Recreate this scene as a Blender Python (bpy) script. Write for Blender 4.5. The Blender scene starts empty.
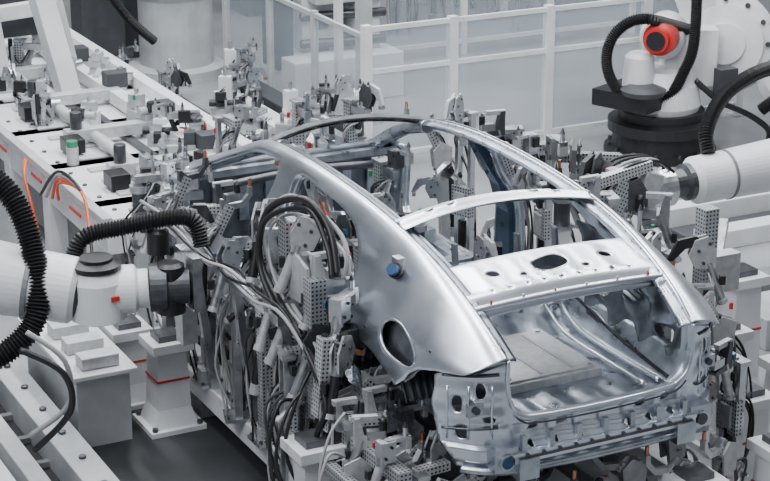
import bpy, math, random
from mathutils import Vector, Matrix
V=Vector
scene=bpy.context.scene
# ---------------------------------------------------------------- materials
def mk(name,col,rough=.5,metal=0.,noise=0.,nscale=8.,bump=0.,bscale=40.,alpha=1.,rvar=0.,spec=.5):
    m=bpy.data.materials.new(name);m.use_nodes=True
    nt=m.node_tree;N=nt.nodes;L=nt.links
    b=N['Principled BSDF']
    b.inputs['Base Color'].default_value=(*col,1);b.inputs['Roughness'].default_value=rough
    b.inputs['Metallic'].default_value=metal;b.inputs['Alpha'].default_value=alpha
    b.inputs['Specular IOR Level'].default_value=spec
    tc=N.new('ShaderNodeTexCoord')
    if noise or rvar:
        n=N.new('ShaderNodeTexNoise');n.inputs['Scale'].default_value=nscale;n.inputs['Detail'].default_value=5
        L.new(tc.outputs['Object'],n.inputs['Vector'])
        if noise:
            r=N.new('ShaderNodeMapRange');r.inputs[1].default_value=.3;r.inputs[2].default_value=.7
            r.inputs[3].default_value=1-noise;r.inputs[4].default_value=1+noise*.4
            L.new(n.outputs['Fac'],r.inputs[0])
            x=N.new('ShaderNodeVectorMath');x.operation='SCALE';x.inputs[0].default_value=col
            L.new(r.outputs[0],x.inputs['Scale']);L.new(x.outputs[0],b.inputs['Base Color'])
        if rvar:
            r=N.new('ShaderNodeMapRange');r.inputs[1].default_value=.3;r.inputs[2].default_value=.7
            r.inputs[3].default_value=max(.03,rough-rvar);r.inputs[4].default_value=rough+rvar
            L.new(n.outputs['Fac'],r.inputs[0]);L.new(r.outputs[0],b.inputs['Roughness'])
    if bump:
        n=N.new('ShaderNodeTexNoise');n.inputs['Scale'].default_value=bscale
        L.new(tc.outputs['Object'],n.inputs['Vector'])
        bp=N.new('ShaderNodeBump');bp.inputs['Strength'].default_value=bump;bp.inputs['Distance'].default_value=.01
        L.new(n.outputs['Fac'],bp.inputs['Height']);L.new(bp.outputs[0],b.inputs['Normal'])
    return m
M={}
M['white']=mk('white_paint',(.72,.73,.745),.38,noise=.14,nscale=3)
M['cream']=mk('light_grey_paint',(.45,.465,.48),.45,noise=.15,nscale=5)
M['grey']=mk('grey_paint',(.19,.20,.21),.5,noise=.2,nscale=6)
M['dgrey']=mk('dark_grey_paint',(.05,.054,.062),.5,noise=.2,nscale=10)
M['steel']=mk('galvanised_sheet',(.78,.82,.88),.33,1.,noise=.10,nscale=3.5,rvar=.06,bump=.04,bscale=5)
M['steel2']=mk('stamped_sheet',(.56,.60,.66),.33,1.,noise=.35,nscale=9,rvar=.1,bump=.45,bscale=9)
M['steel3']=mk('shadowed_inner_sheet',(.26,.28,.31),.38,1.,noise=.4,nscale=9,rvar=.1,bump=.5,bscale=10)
M['blue']=mk('primed_blue_steel',(.10,.14,.20),.4,.9,noise=.25,nscale=8,rvar=.1)
M['mach']=mk('machined_steel',(.62,.635,.66),.34,1.,noise=.2,nscale=14,rvar=.1)
M['cast']=mk('cast_aluminium',(.54,.55,.565),.5,.5,noise=.2,nscale=20)
M['dsteel']=mk('dark_steel',(.12,.125,.135),.4,.8,noise=.3,nscale=12)
M['black']=mk('black_plastic',(.010,.010,.012),.42)
M['rubber']=mk('black_rubber',(.008,.008,.009),.5)
M['red']=mk('red_plastic',(.50,.025,.02),.4)
M['orange']=mk('orange_cable',(.65,.10,.03),.45)
M['copper']=mk('copper',(.60,.30,.18),.35,1.)
M['green']=mk('green_cap',(.02,.22,.10),.4)
M['bluep']=mk('blue_cap',(.02,.07,.18),.35)
M['cable']=mk('grey_cable',(.33,.33,.34),.5)
M['glass']=mk('polycarbonate',(.50,.57,.63),.08,alpha=.25)
def perf(name,col):
    m=mk(name,col,.40,.8);nt=m.node_tree;N=nt.nodes;L=nt.links;b=N['Principled BSDF']
    uv=N.new('ShaderNodeUVMap')
    s=N.new('ShaderNodeVectorMath');s.operation='SCALE';s.inputs['Scale'].default_value=1/.025
    L.new(uv.outputs[0],s.inputs[0])
    fr=N.new('ShaderNodeVectorMath');fr.operation='FRACTION';L.new(s.outputs[0],fr.inputs[0])
    d=N.new('ShaderNodeVectorMath');d.operation='DISTANCE';d.inputs[1].default_value=(.5,.5,0)
    L.new(fr.outputs[0],d.inputs[0])
    g=N.new('ShaderNodeMath');g.operation='LESS_THAN';g.inputs[1].default_value=.27;L.new(d.outputs['Value'],g.inputs[0])
    mx=N.new('ShaderNodeMix');mx.data_type='RGBA';mx.inputs['A'].default_value=(*col,1);mx.inputs['B'].default_value=(.02,.02,.023,1)
    L.new(g.outputs[0],mx.inputs['Factor']);L.new(mx.outputs['Result'],b.inputs['Base Color'])
    sb=N.new('ShaderNodeMath');sb.operation='SUBTRACT';sb.inputs[0].default_value=.75;L.new(g.outputs[0],sb.inputs[1]);sb.use_clamp=True
    L.new(sb.outputs[0],b.inputs['Metallic'])
    return m
M['perf']=perf('perforated_steel',(.52,.54,.56))
M['perfw']=perf('perforated_white_steel',(.66,.67,.68))
def floor_mat():
    m=bpy.data.materials.new('epoxy_floor');m.use_nodes=True;nt=m.node_tree;N=nt.nodes;L=nt.links;b=N['Principled BSDF']
    tc=N.new('ShaderNodeTexCoord')
    n=N.new('ShaderNodeTexNoise');n.inputs['Scale'].default_value=.8;n.inputs['Detail'].default_value=8;L.new(tc.outputs['Object'],n.inputs[0])
    cr=N.new('ShaderNodeValToRGB');cr.color_ramp.elements[0].color=(.20,.207,.215,1);cr.color_ramp.elements[1].color=(.33,.34,.35,1)
    cr.color_ramp.elements[0].position=.3;cr.color_ramp.elements[1].position=.7
    L.new(n.outputs['Fac'],cr.inputs[0]);L.new(cr.outputs[0],b.inputs['Base Color'])
    b.inputs['Roughness'].default_value=.25
    return m
M['floor']=floor_mat()
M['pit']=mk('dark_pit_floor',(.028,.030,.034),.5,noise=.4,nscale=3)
# ---------------------------------------------------------------- mesh builder
class MB:
    def __init__(s): s.v=[];s.f=[];s.m=[];s.uv=[];s.sm=[];s.mats=[];s.T=Matrix.Identity(4)
    def mi(s,k):
        if k not in s.mats:s.mats.append(k)
        return s.mats.index(k)
    def face(s,idx,mat,uv=None,sm=False):
        s.f.append(idx);s.m.append(s.mi(mat));s.uv.append(uv or [(0,0)]*len(idx));s.sm.append(sm)
    def addv(s,p): s.v.append(s.T@V(p));return len(s.v)-1
    def box(s,c,size,mat,rot=None):
        c=V(c);h=V(size)/2;Rm=rot if rot is not None else Matrix.Identity(3)
        for ax in range(3):
            a1,a2=(ax+1)%3,(ax+2)%3
            for sg in (-1,1):
                ids=[];uv=[]
                for q in ((-1,-1),(1,-1),(1,1),(-1,1)):
                    o=V((0,0,0));o[ax]=sg*h[ax];o[a1]=q[0]*h[a1];o[a2]=q[1]*h[a2]
                    ids.append(s.addv(c+Rm@o));uv.append((q[0]*h[a1]+h[a1],q[1]*h[a2]+h[a2]))
                if sg<0: ids.reverse();uv.reverse()
                s.face(ids,mat,uv)
    def beam(s,p0,p1,w,h,mat,up=(0,0,1)):
        p0,p1=V(p0),V(p1);z=(p1-p0);l=z.length;z.normalize();u=V(up)
        if abs(z.dot(u))>.95:u=V((1,0,0))
        x=u.cross(z).normalized();y=z.cross(x)
        s.box((p0+p1)/2,(w,h,l),mat,Matrix((x,y,z)).transposed())
    def frame(s,z):
        z=z.normalized();u=V((0,0,1)) if abs(z.z)<.95 else V((1,0,0))
        x=u.cross(z).normalized();return x,z.cross(x)
    def cyl(s,p0,p1,r0,mat,r1=None,n=16,cap=True,capmat=None):
        p0,p1=V(p0),V(p1);r1=r0 if r1 is None else r1
        x,y=s.frame(p1-p0);A=[];Bq=[]
        for i in range(n):
            t=2*math.pi*i/n;d=x*math.cos(t)+y*math.sin(t)
            A.append(s.addv(p0+d*r0));Bq.append(s.addv(p1+d*r1))
        for i in range(n):
            j=(i+1)%n;s.face([A[i],A[j],Bq[j],Bq[i]],mat,sm=True)
        if cap:
            A2=[];B2=[]
            for i in A: s.v.append(s.v[i].copy());A2.append(len(s.v)-1)
            for i in Bq: s.v.append(s.v[i].copy());B2.append(len(s.v)-1)
            s.face(A2[::-1],capmat or mat);s.face(B2,capmat or mat)
    def lathe(s,p0,axis,prof,mat,n=28):
        p0=V(p0);ax=V(axis).normalized();x,y=s.frame(ax);prev=None
        for k,(h,r) in enumerate(prof):
            ring=[s.addv(p0+ax*h+(x*math.cos(2*math.pi*i/n)+y*math.sin(2*math.pi*i/n))*r) for i in range(n)]
            if prev:
                for i in range(n):
                    j=(i+1)%n;s.face([prev[i],prev[j],ring[j],ring[i]],mat)
            prev=ring
            if k==0:s.face(ring[::-1],mat)
        s.face(prev,mat)
    def tube(s,pts,r,mat,n=8,ribs=0,sub=6):
        P=smooth(pts,sub) if sub>1 else [V(p) for p in pts]
        if ribs:
            L=sum((P[i+1]-P[i]).length for i in range(len(P)-1));P=resample(P,int(L/ribs)*2+1)
        prev=None;x=None
        for k,p in enumerate(P):
            t=(P[min(k+1,len(P)-1)]-P[max(k-1,0)]).normalized()
            if x is None:x,_=s.frame(t)
            x=(x-t*x.dot(t)).normalized();y=t.cross(x)
            rr=r*(1.0 if not ribs else (1.08 if k%2 else .84))
            ring=[s.addv(p+(x*math.cos(2*math.pi*i/n)+y*math.sin(2*math.pi*i/n))*rr) for i in range(n)]
            if prev:
                for i in range(n):
                    j=(i+1)%n;s.face([prev[i],prev[j],ring[j],ring[i]],mat,sm=not ribs)
            else: s.face(ring[::-1],mat)
            prev=ring
        s.face(prev,mat)
    def prism(s,poly,o,ex,ey,th,mat):
        o,ex,ey=V(o),V(ex).normalized(),V(ey).normalized();ez=ex.cross(ey)
        A=[s.addv(o+ex*a+ey*b-ez*th/2) for a,b in poly];B2=[s.addv(o+ex*a+ey*b+ez*th/2) for a,b in poly]
        n=len(poly);s.face(A[::-1],mat,[(a,b) for a,b in poly][::-1]);s.face(B2,mat,[(a,b) for a,b in poly])
        for i in range(n):
            j=(i+1)%n;s.face([A[i],A[j],B2[j],B2[i]],mat)
    def obj(s,name,parent=None,bevel=0.):
        me=bpy.data.meshes.new(name);me.from_pydata([tuple(p) for p in s.v],[],s.f)
        for k in s.mats:me.materials.append(M[k])
        ul=me.uv_layers.new(name='UVMap');i=0
        for pi,p in enumerate(me.polygons):
            p.material_index=s.m[pi];p.use_smooth=s.sm[pi]
            for k in range(len(s.f[pi])): ul.data[i].uv=s.uv[pi][k];i+=1
        o=bpy.data.objects.new(name,me);scene.collection.objects.link(o)
        if parent:o.parent=parent
        if bevel:
            w=o.modifiers.new('weld','WELD');w.merge_threshold=.0002
            b=o.modifiers.new('bevel','BEVEL');b.width=bevel;b.segments=2;b.limit_method='ANGLE';b.angle_limit=math.radians(50)
        return o
def smooth(pts,sub=6,closed=False):
    P=[V(p) for p in pts];out=[];n=len(P)
    rng=range(n) if closed else range(n-1)
    for i in rng:
        if closed:p0,p1,p2,p3=P[i-1],P[i],P[(i+1)%n],P[(i+2)%n]
        else:p0,p1,p2,p3=P[max(i-1,0)],P[i],P[i+1],P[min(i+2,n-1)]
        for k in range(sub):
            t=k/sub;out.append(.5*((2*p1)+(p2-p0)*t+(2*p0-5*p1+4*p2-p3)*t*t+(3*p1-p0-3*p2+p3)*t**3))
    if not closed:out.append(P[-1])
    return out
def resample(P,n):
    d=[0]
    for i in range(len(P)-1):d.append(d[-1]+(P[i+1]-P[i]).length)
    out=[];j=0
    for k in range(n):
        t=d[-1]*k/(n-1)
        while j<len(P)-2 and d[j+1]<t:j+=1
        f=(t-d[j])/max(1e-9,d[j+1]-d[j]);out.append(P[j].lerp(P[j+1],f))
    return out
def sm2(pts,sub=5): return [(p.x,p.y) for p in smooth([(a,b,0) for a,b in pts],sub,True)]
def inside(x,y,poly):
    c=False;n=len(poly);j=n-1
    for i in range(n):
        xi,yi=poly[i];xj,yj=poly[j]
        if (yi>y)!=(yj>y) and x<(xj-xi)*(y-yi)/(yj-yi)+xi:c=not c
        j=i
    return c
def nearest(x,y,polys):
    best=1e9;bp=(x,y)
    for poly in polys:
        n=len(poly)
        for i in range(n):
            ax,ay=poly[i];bx,by=poly[(i+1)%n];dx,dy=bx-ax,by-ay;l=dx*dx+dy*dy
            t=0 if l<1e-12 else max(0,min(1,((x-ax)*dx+(y-ay)*dy)/l))
            qx,qy=ax+dx*t,ay+dy*t;d=(x-qx)**2+(y-qy)**2
            if d<best:best=d;bp=(qx,qy)
    return bp
def ell(cx,cy,rx,ry,n=20,ang=0):
    o=[]
    for i in range(n):
        t=2*math.pi*i/n;a,b=rx*math.cos(t),ry*math.sin(t)
        o.append((cx+a*math.cos(ang)-b*math.sin(ang),cy+a*math.sin(ang)+b*math.cos(ang)))
    return o
def sheet(name,outline,holes,fmap,step,mat,parent,thick=.004):
    xs=[p[0] for p in outline];ys=[p[1] for p in outline]
    x0,y0=min(xs),min(ys);nx=int((max(xs)-x0)/step)+1;ny=int((max(ys)-y0)/step)+1
    hb=[(min(p[0] for p in h),max(p[0] for p in h),min(p[1] for p in h),max(p[1] for p in h)) for h in holes]
    cells=[];cnt={}
    for i in range(nx):
        for j in range(ny):
            cx,cy=x0+(i+.5)*step,y0+(j+.5)*step
            if not inside(cx,cy,outline):continue
            if any(b[0]<=cx<=b[1] and b[2]<=cy<=b[3] and inside(cx,cy,h) for h,b in zip(holes,hb)):continue
            q=[(i,j),(i+1,j),(i+1,j+1),(i,j+1)];cells.append(q)
            for k in range(4):
                e=frozenset((q[k],q[(k+1)%4]));cnt[e]=cnt.get(e,0)+1
    bd=set()
    for e,c in cnt.items():
        if c==1:bd|=set(e)
    ids={};vs=[]
    for q in cells:
        for k in q:
            if k not in ids:
                x,y=x0+k[0]*step,y0+k[1]*step
                if k in bd:x,y=nearest(x,y,[outline]+holes)
                ids[k]=len(vs);vs.append(tuple(fmap(x,y)))
    fs=[[ids[k] for k in q] for q in cells]
    me=bpy.data.meshes.new(name);me.from_pydata(vs,[],fs);me.materials.append(M[mat])
    for p in me.polygons:p.use_smooth=True
    o=bpy.data.objects.new(name,me);scene.collection.objects.link(o);o.parent=parent
    w=o.modifiers.new('weld','WELD');w.merge_threshold=.0004
    s=o.modifiers.new('solid','SOLIDIFY');s.thickness=thick;s.offset=0
    return o
# ---------------------------------------------------------------- camera / light
a=math.radians(27);p=math.radians(19)
F=V((math.sin(a)*math.cos(p),math.cos(a)*math.cos(p),-math.sin(p)))
R=V((math.cos(a),-math.sin(a),0));U=R.cross(F)
cd=bpy.data.cameras.new('camera');cam=bpy.data.objects.new('camera',cd);scene.collection.objects.link(cam)
cam.matrix_world=Matrix.Translation((-5.283,-7.811,5.265))@Matrix((R,U,-F)).transposed().to_4x4()
cd.lens=1900/770*36;cd.sensor_width=36;cd.clip_end=200;scene.camera=cam
w=bpy.data.worlds.new('world');scene.world=w;w.use_nodes=True
N=w.node_tree.nodes;L=w.node_tree.links;bg=N['Background']
tc=N.new('ShaderNodeTexCoord');sx=N.new('ShaderNodeSeparateXYZ');L.new(tc.outputs['Generated'],sx.inputs[0])
cr=N.new('ShaderNodeValToRGB');mr=N.new('ShaderNodeMapRange');mr.inputs[1].default_value=-1;L.new(sx.outputs['Z'],mr.inputs[0]);L.new(mr.outputs[0],cr.inputs[0])
e=cr.color_ramp.elements;e[0].position=.4;e[0].color=(.06,.063,.07,1);e[1].position=1;e[1].color=(.90,.94,1,1)
x_=e.new(.54);x_.color=(.22,.235,.26,1);x_=e.new(.72);x_.color=(.48,.51,.57,1)
L.new(cr.outputs[0],bg.inputs['Color']);bg.inputs['Strength'].default_value=.52
def lamp(nm,loc,size,power,rot=(0,0,0),col=(1,1,1)):
    l=bpy.data.lights.new(nm,'AREA');l.shape='RECTANGLE';l.size=size[0];l.size_y=size[1];l.energy=power;l.color=col
    o=bpy.data.objects.new(nm,l);scene.collection.objects.link(o);o.location=loc;o.rotation_euler=rot
for i,(x,y) in enumerate([(-2.5,3),(1.2,3),(5,3),(-2.5,10),(1.5,10),(6,10)]):
    lamp('ceiling_lamp' if i==0 else 'ceiling_lamp.%03d'%i,(x,y,8),(.5,6),[430,440,420,470,470,450][i],col=(.96,.98,1))
lamp('high_bay_lamp',(-7,-2,8),(2.5,2.5),520,rot=(math.radians(20),math.radians(-40),0),col=(.93,.96,1))
# ---------------------------------------------------------------- room
fb=MB();fb.box((4,8,-.05),(44,44,.1),'floor');fb.obj('floor')
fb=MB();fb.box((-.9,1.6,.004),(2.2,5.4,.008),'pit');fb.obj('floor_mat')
wb=MB();wb.box((4,30.1,4),(44,.2,8),'cream');wb.obj('wall_back')
# ---------------------------------------------------------------- CAR BODY
car=bpy.data.objects.new('car_body_shell',None);scene.collection.objects.link(car)
VK=[0,.04,.14,.34,.56,.77,1.02,1.27]
ST=[
(0.0,[(.57,.03,1.46),(.59,.0,1.485),(.68,-.005,1.47),(.79,.05,1.42),(.86,.18,1.35),(.87,.2,1.2),(.87,.2,1.0),(.84,.2,.8)]),
(.25,[(.585,.25,1.60),(.615,.25,1.625),(.70,.25,1.60),(.84,.27,1.49),(.895,.32,1.38),(.91,.34,1.2),(.90,.34,1.0),(.86,.34,.8)]),
(.6,[(.60,.6,1.735),(.63,.6,1.762),(.71,.6,1.72),(.83,.6,1.57),(.915,.6,1.42),(.935,.6,1.24),(.92,.6,1.0),(.87,.6,.78)]),
(1.0,[(.61,1,1.83),(.64,1,1.858),(.715,1,1.79),(.81,1,1.62),(.915,1,1.44),(.94,1,1.24),(.92,1,1.0),(.87,1,.78)]),
(1.6,[(.61,1.6,1.90),(.64,1.6,1.925),(.71,1.6,1.85),(.80,1.6,1.65),(.91,1.6,1.45),(.93,1.6,1.24),(.915,1.6,1.0),(.87,1.6,.78)]),
(2.4,[(.60,2.4,1.92),(.63,2.4,1.945),(.70,2.4,1.875),(.79,2.4,1.67),(.905,2.4,1.46),(.925,2.4,1.24),(.91,2.4,1.0),(.87,2.4,.78)]),
(3.05,[(.57,3.05,1.86),(.60,3.05,1.885),(.67,3.05,1.83),(.78,3.05,1.65),(.90,3.05,1.46),(.92,3.05,1.24),(.91,3.05,1.0),(.87,3.05,.78)]),
(3.5,[(.62,3.5,1.69),(.65,3.5,1.715),(.70,3.5,1.68),(.79,3.5,1.57),(.90,3.5,1.45),(.92,3.5,1.24),(.91,3.5,1.0),(.87,3.5,.78)]),
(4.1,[(.69,4.1,1.46),(.71,4.1,1.48),(.76,4.1,1.46),(.83,4.1,1.42),(.89,4.1,1.38),(.90,4.1,1.2),(.89,4.1,1.0),(.86,4.1,.78)]),
]
def cr1(p0,p1,p2,p3,t): return .5*((2*p1)+(p2-p0)*t+(2*p0-5*p1+4*p2-p3)*t*t+(3*p1-p0-3*p2+p3)*t**3)
US=[s[0] for s in ST];SP=[[V(q) for q in s[1]] for s in ST]
def side(u,v,sgn=-1,off=0.):
    def atv(row):
        j=0
        while j<len(VK)-2 and VK[j+1]<v:j+=1
        t=(v-VK[j])/(VK[j+1]-VK[j]);n=len(VK)
        return cr1(row[max(j-1,0)],row[j],row[j+1],row[min(j+2,n-1)],t)
    i=0
    while i<len(US)-2 and US[i+1]<u:i+=1
    t=(u-US[i])/(US[i+1]-US[i]);n=len(US)
    q=cr1(atv(SP[max(i-1,0)]),atv(SP[i]),atv(SP[i+1]),atv(SP[min(i+2,n-1)]),t)
    return ((q.x-off)*sgn,q.y+(off*.3 if u<.3 else 0),q.z-off*(.35 if v<.4 else 0))
arch=[(1.39,1.12),(1.36,.95),(1.27,.81),(1.13,.735),(1.0,.72),(.85,.745),(.73,.82)]
out=[(0,0)]+[(4.08*i/40,0) for i in range(1,41)]+[(4.1,.6),(4.1,1.24)]+[(3.5,1.26),(2.5,1.26),(1.42,1.26)]+sm2(arch)[:-10] +[(.6,.84),(.5,.76),(.44,.69),(.34,.62),(.22,.57),(.1,.50),(0,.40)]
rd=sm2([(2.33,.16),(2.0,.155),(1.75,.16),(1.52,.20),(1.36,.32),(1.30,.5),(1.32,.72),(1.45,.95),(1.65,1.1),(2.0,1.12),(2.3,1.12),(2.34,.8),(2.35,.4)])
fd=sm2([(2.62,.155),(2.9,.15),(3.1,.15),(3.45,.16),(3.75,.22),(3.9,.34),(3.88,.6),(3.88,1.05),(3.6,1.12),(3.0,1.12),(2.66,1.12),(2.62,.8),(2.60,.4)])
port2=sm2([(.40,.60),(.48,.50),(.66,.45),(.81,.50),(.82,.61),(.72,.68),(.50,.68)])
for sg,nm in ((-1,'left'),(1,'right')):
    sheet('side_panel_'+nm,out,[rd,fd]+([port2] if sg<0 else []),lambda u,v,sg=sg:side(u,v,sg),.02,'steel',car)
    inn_holes=[rd,fd]+[ell(.35,.3,.10,.05),ell(.62,.36,.1,.06),ell(.95,.42,.1,.08),ell(1.12,.25,.05,.03),ell(2.47,.5,.05,.1),ell(2.47,.9,.06,.08)]
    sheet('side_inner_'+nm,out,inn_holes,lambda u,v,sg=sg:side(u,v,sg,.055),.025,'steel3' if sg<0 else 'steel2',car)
    b=MB()
    for poly,cl in ((rd,1),(fd,1),([(4.08*i/60,0) for i in range(61)],0)):
        n=len(poly)
        for i in range(n if cl else n-1):
            q0,q1=poly[i],poly[(i+1)%n]
            ids=[b.addv(side(*q0,sg)),b.addv(side(*q1,sg)),b.addv(side(*q1,sg,.055)),b.addv(side(*q0,sg,.055))]
            b.face(ids,'steel2',sm=True)
    for i in range(0,60):
        u0=.35+2.75*i/60;u1=.35+2.75*(i+1)/60
        for (v0,o0),(v1,o1) in (((.0,.055),(.03,.09)),((.03,.09),(.12,.09)),((.12,.09),(.155,.055))):
            ids=[b.addv(side(u0,v0,sg,o0)),b.addv(side(u1,v0,sg,o0)),b.addv(side(u1,v1,sg,o1)),b.addv(side(u0,v1,sg,o1))]
            b.face(ids,'steel3',sm=True)
    b.tube([side(u,v,sg,.03) for u,v in rd+[rd[0]]],.009,'steel',6,sub=1);b.tube([side(u,v,sg,.03) for u,v in fd+[fd[0]]],.009,'steel',6,sub=1)
    # roof ditch seam + spot-weld studs
    b.tube([side(.05+3.0*i/50,.028,sg,-.001) for i in range(51)],.004,'dsteel',5,sub=1)
    for i in range(34):
        q=V(side(.12+.088*i,.012,sg,0));b.cyl(q,q+V((0,0,.006)),.006,'dsteel',n=6)
    if sg<0:
        b.tube([side(u,v,sg,.006) for u,v in port2+[port2[0]]],.010,'steel',6,sub=1)
        q=V(side(.92,.24,sg,0));b.cyl(q,q+V((-.03,-.02,.02)),.045,'black',n=16);b.cyl(q+V((-.03,-.02,.02)),q+V((-.06,-.04,.04)),.032,'bluep',n=16)
        b.box(q+V((.02,.03,.05)),(.05,.07,.05),'mach')
        for u,v in((1.18,.5),(1.16,.62),(.3,.42),(.98,.62)):
            q=V(side(u,v,sg,-.001));b.cyl(q,q+V((-.004,0,0)),.011,'dsteel',n=10)
    b.obj('flanges_'+nm,car)
    b=MB()
    pts=[(side(2.47,v,sg,.09)) for v in (.1,.25,.45,.65,.85,1.05,1.2)]
    ws=[.05,.055,.065,.08,.09,.11,.15]
    for i in range(6):
        p0,p1=V(pts[i]),V(pts[i+1]);
        ids=[b.addv(p0+V((0,-ws[i],0))),b.addv(p0+V((0,ws[i],0))),b.addv(p1+V((0,ws[i+1],0))),b.addv(p1+V((0,-ws[i+1],0)))];b.face(ids,'blue')
        for s2 in (-1,1):
            ids=[b.addv(p0+V((0,s2*ws[i],0))),b.addv(p1+V((0,s2*ws[i+1],0))),b.addv(p1+V((sg*.06,s2*ws[i+1],0))),b.addv(p0+V((sg*.06,s2*ws[i],0)))];b.face(ids,'blue')
        m_=(p0+p1)/2;b.cyl(m_+V((-sg*.001,0,0)),m_+V((-sg*.004,0,0)),.022,'black',n=12)
    b.obj('b_pillar_'+nm,car)
    b=MB()
    b.tube([side(2.95,.08,sg,.1),side(3.3,.08,sg,.1),side(3.7,.1,sg,.09),side(3.95,.2,sg,.09),side(3.98,.5,sg,.08),side(3.98,.9,sg,.08)],.045,'steel2',10)
    b.box(side(2.2,1.2,sg,.08),(.09,3.2,.13),'steel2')
    b.obj('a_pillar_'+nm,car)
def bowmap(yc,zc,crown,xw,ph=0.):
    def f(x,s):
        t=x/xw;return (x,yc+s+ph*(1-t*t),zc+crown*(1-t*t)-.18*abs(s)+.012*math.cos(s*60))
    return f
rect=lambda x0,x1,y0,y1:[(x0+(x1-x0)*i/20,y0) for i in range(21)]+[(x1-(x1-x0)*i/20,y1) for i in range(21)]
sheet('front_header',rect(-.60,.60,-.035,.055),[ell(k*.2,0.01,.02,.012,10) for k in (-2,-1,0,1,2)],bowmap(3.05,1.875,.055,.6,.12),.012,'dsteel',car,.006)  # dark material on both header sheets paints their shading into the colour
sheet('front_header_lower',rect(-.60,.60,-.03,.06),[],lambda x,s:(x,3.07+s+.12*(1-(x/.6)**2),1.84+.055*(1-(x/.6)**2)),.02,'dsteel',car,.006)
sheet('rear_roof_bow',rect(-.63,.63,-.08,.08),[ell(k*.14,0.0,.03,.018,12) for k in (-3,-2,2,3)],bowmap(1.16,1.885,.06,.63,.05),.012,'steel',car,.005)
sheet('rear_roof_bow_lower',rect(-.63,.63,-.05,.08),[],lambda x,s:(x,1.22+s+.05*(1-(x/.63)**2),1.83+.06*(1-(x/.63)**2)),.02,'steel3',car,.005)
def shelf(x,y):
    t=x/.62;z=1.66+(y-.36)*.27+.03*(1-t*t)
    z+=.006*math.sin(x*26)*(1 if .44<y<.66 else 0)
    if y<.41:z-=(.41-y)*.9
    if y>.70:z-=(y-.70)*1.3
    return (x,y,z)
sheet('parcel_shelf',rect(-.60,.60,.33,.76),[ell(0,.56,.11,.06),ell(-.36,.56,.04,.025),ell(.36,.56,.04,.025),ell(-.2,.5,.02,.015,10),ell(.2,.5,.02,.015,10)]+[ell(k*.11,.43,.012,.012,8) for k in range(-4,5)],shelf,.015,'steel',car,.005)
b=MB();b.tube([(x*.1,.66,1.725+.02*math.cos(x*.25)) for x in range(-5,6)],.008,'dsteel');b.lathe((0,.56,1.67),(0,0,1),[(0,.10),(.025,.09),(.03,.06)],'steel3',20)
b.tube([(x*.1,.34,1.655-.0005*x*x) for x in range(-6,7)],.020,'steel',10)
for x in range(-5,6,2):b.cyl((x*.1,.335,1.66),(x*.1,.335,1.685),.007,'orange' if x in(-5,5,-1) else 'mach',n=8)
b.box((0,.75,1.66),(1.18,.012,.13),'steel3')
b.obj('shelf_reinforcement',car)
def tf(x,y):
    z=1.08+.012*math.sin(x*30)*(.5+.5*math.sin(y*9))
    if y>1.0:z+=(y-1.0)*.55
    if abs(x)>.5: z+=(abs(x)-.5)*1.6
    return (x,y,z)
sheet('trunk_floor',rect(-.62,.62,.04,1.25),[],tf,.02,'steel2',car)
b=MB()
b.box((-.1,.72,1.105),(.72,.66,.05),'cast');b.box((-.1,.72,1.134),(.66,.60,.012),'cast')
for x in (-.30,-.1,.1):b.box((x,.72,1.142),(.02,.54,.006),'cream')
for x in (-.41,.21):
    for y in (.45,1.0):b.cyl((x,y,1.12),(x,y,1.15),.015,'mach',n=8)
b.obj('battery_cover_box',car,bevel=.008)
b=MB()
b.lathe((.05,1.12,1.36),(0,-.5,.85),[(0,.12),(.02,.11),(.025,.07),(.05,.05)],'steel',24)
for x in(-.35,.4):b.lathe((x,1.15,1.30),(0,-.6,.8),[(0,.07),(.02,.06),(.03,.03)],'steel2',18)
for x in(-.45,-.2,.22,.48):b.beam((x,1.22,1.2),(x,1.28,1.66),.05,.02,'steel2')
b.beam((-.6,1.28,1.5),(.6,1.28,1.5),.05,.05,'steel3')
for x in(-.48,.36,.46):
    b.tube([(x,.12,1.12),(x,.5,1.115),(x,.95,1.13),(x,1.2,1.25)],.014,'steel',6)
b.tube([(-.52,.3,1.15),(-.5,.8,1.2),(-.5,1.1,1.35),(-.3,1.2,1.5)],.012,'black',6);b.tube([(.5,.1,1.14),(.52,.6,1.18),(.5,1.1,1.3)],.010,'black',6)
b.obj('seat_back_frame',car)
for sg in (-1,1):
    def wh(u,t,sg=sg):
        ang=math.pi*t;r=.40+.02*math.sin(u*40)
        xx=.56+.30*u;rr=r*(.72+.28*min(1,u*2.2)**.5) if u<.45 else r
        return (sg*xx,1.0-math.cos(ang)*rr,.90+math.sin(ang)*rr*.98)
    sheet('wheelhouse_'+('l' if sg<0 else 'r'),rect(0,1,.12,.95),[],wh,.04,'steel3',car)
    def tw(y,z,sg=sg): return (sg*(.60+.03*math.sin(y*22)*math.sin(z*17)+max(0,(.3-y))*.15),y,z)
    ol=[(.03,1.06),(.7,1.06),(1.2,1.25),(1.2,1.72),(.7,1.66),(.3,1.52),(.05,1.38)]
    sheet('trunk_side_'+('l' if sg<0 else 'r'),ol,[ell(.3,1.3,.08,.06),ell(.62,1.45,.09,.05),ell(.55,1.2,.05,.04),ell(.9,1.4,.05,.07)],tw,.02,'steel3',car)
def re_y(x): 
    t=max(0,abs(x)-.55);return -.02+.03*(x/.6)**2+ t*t*1.9
ro=[(-.88,1.36),(-.89,1.2),(-.87,1.0),(-.80,.86),(-.6,.83),(0,.82),(.6,.83),(.80,.86),(.87,1.0),(.89,1.2),(.88,1.36),(.80,1.42),(.66,1.47),(.585,1.47),(.585,1.33),(.56,1.22),(.5,1.155),(.4,1.135),(0,1.13),(-.4,1.135),(-.5,1.155),(-.56,1.22),(-.585,1.33),(-.585,1.47),(-.66,1.47),(-.80,1.42)]
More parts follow.
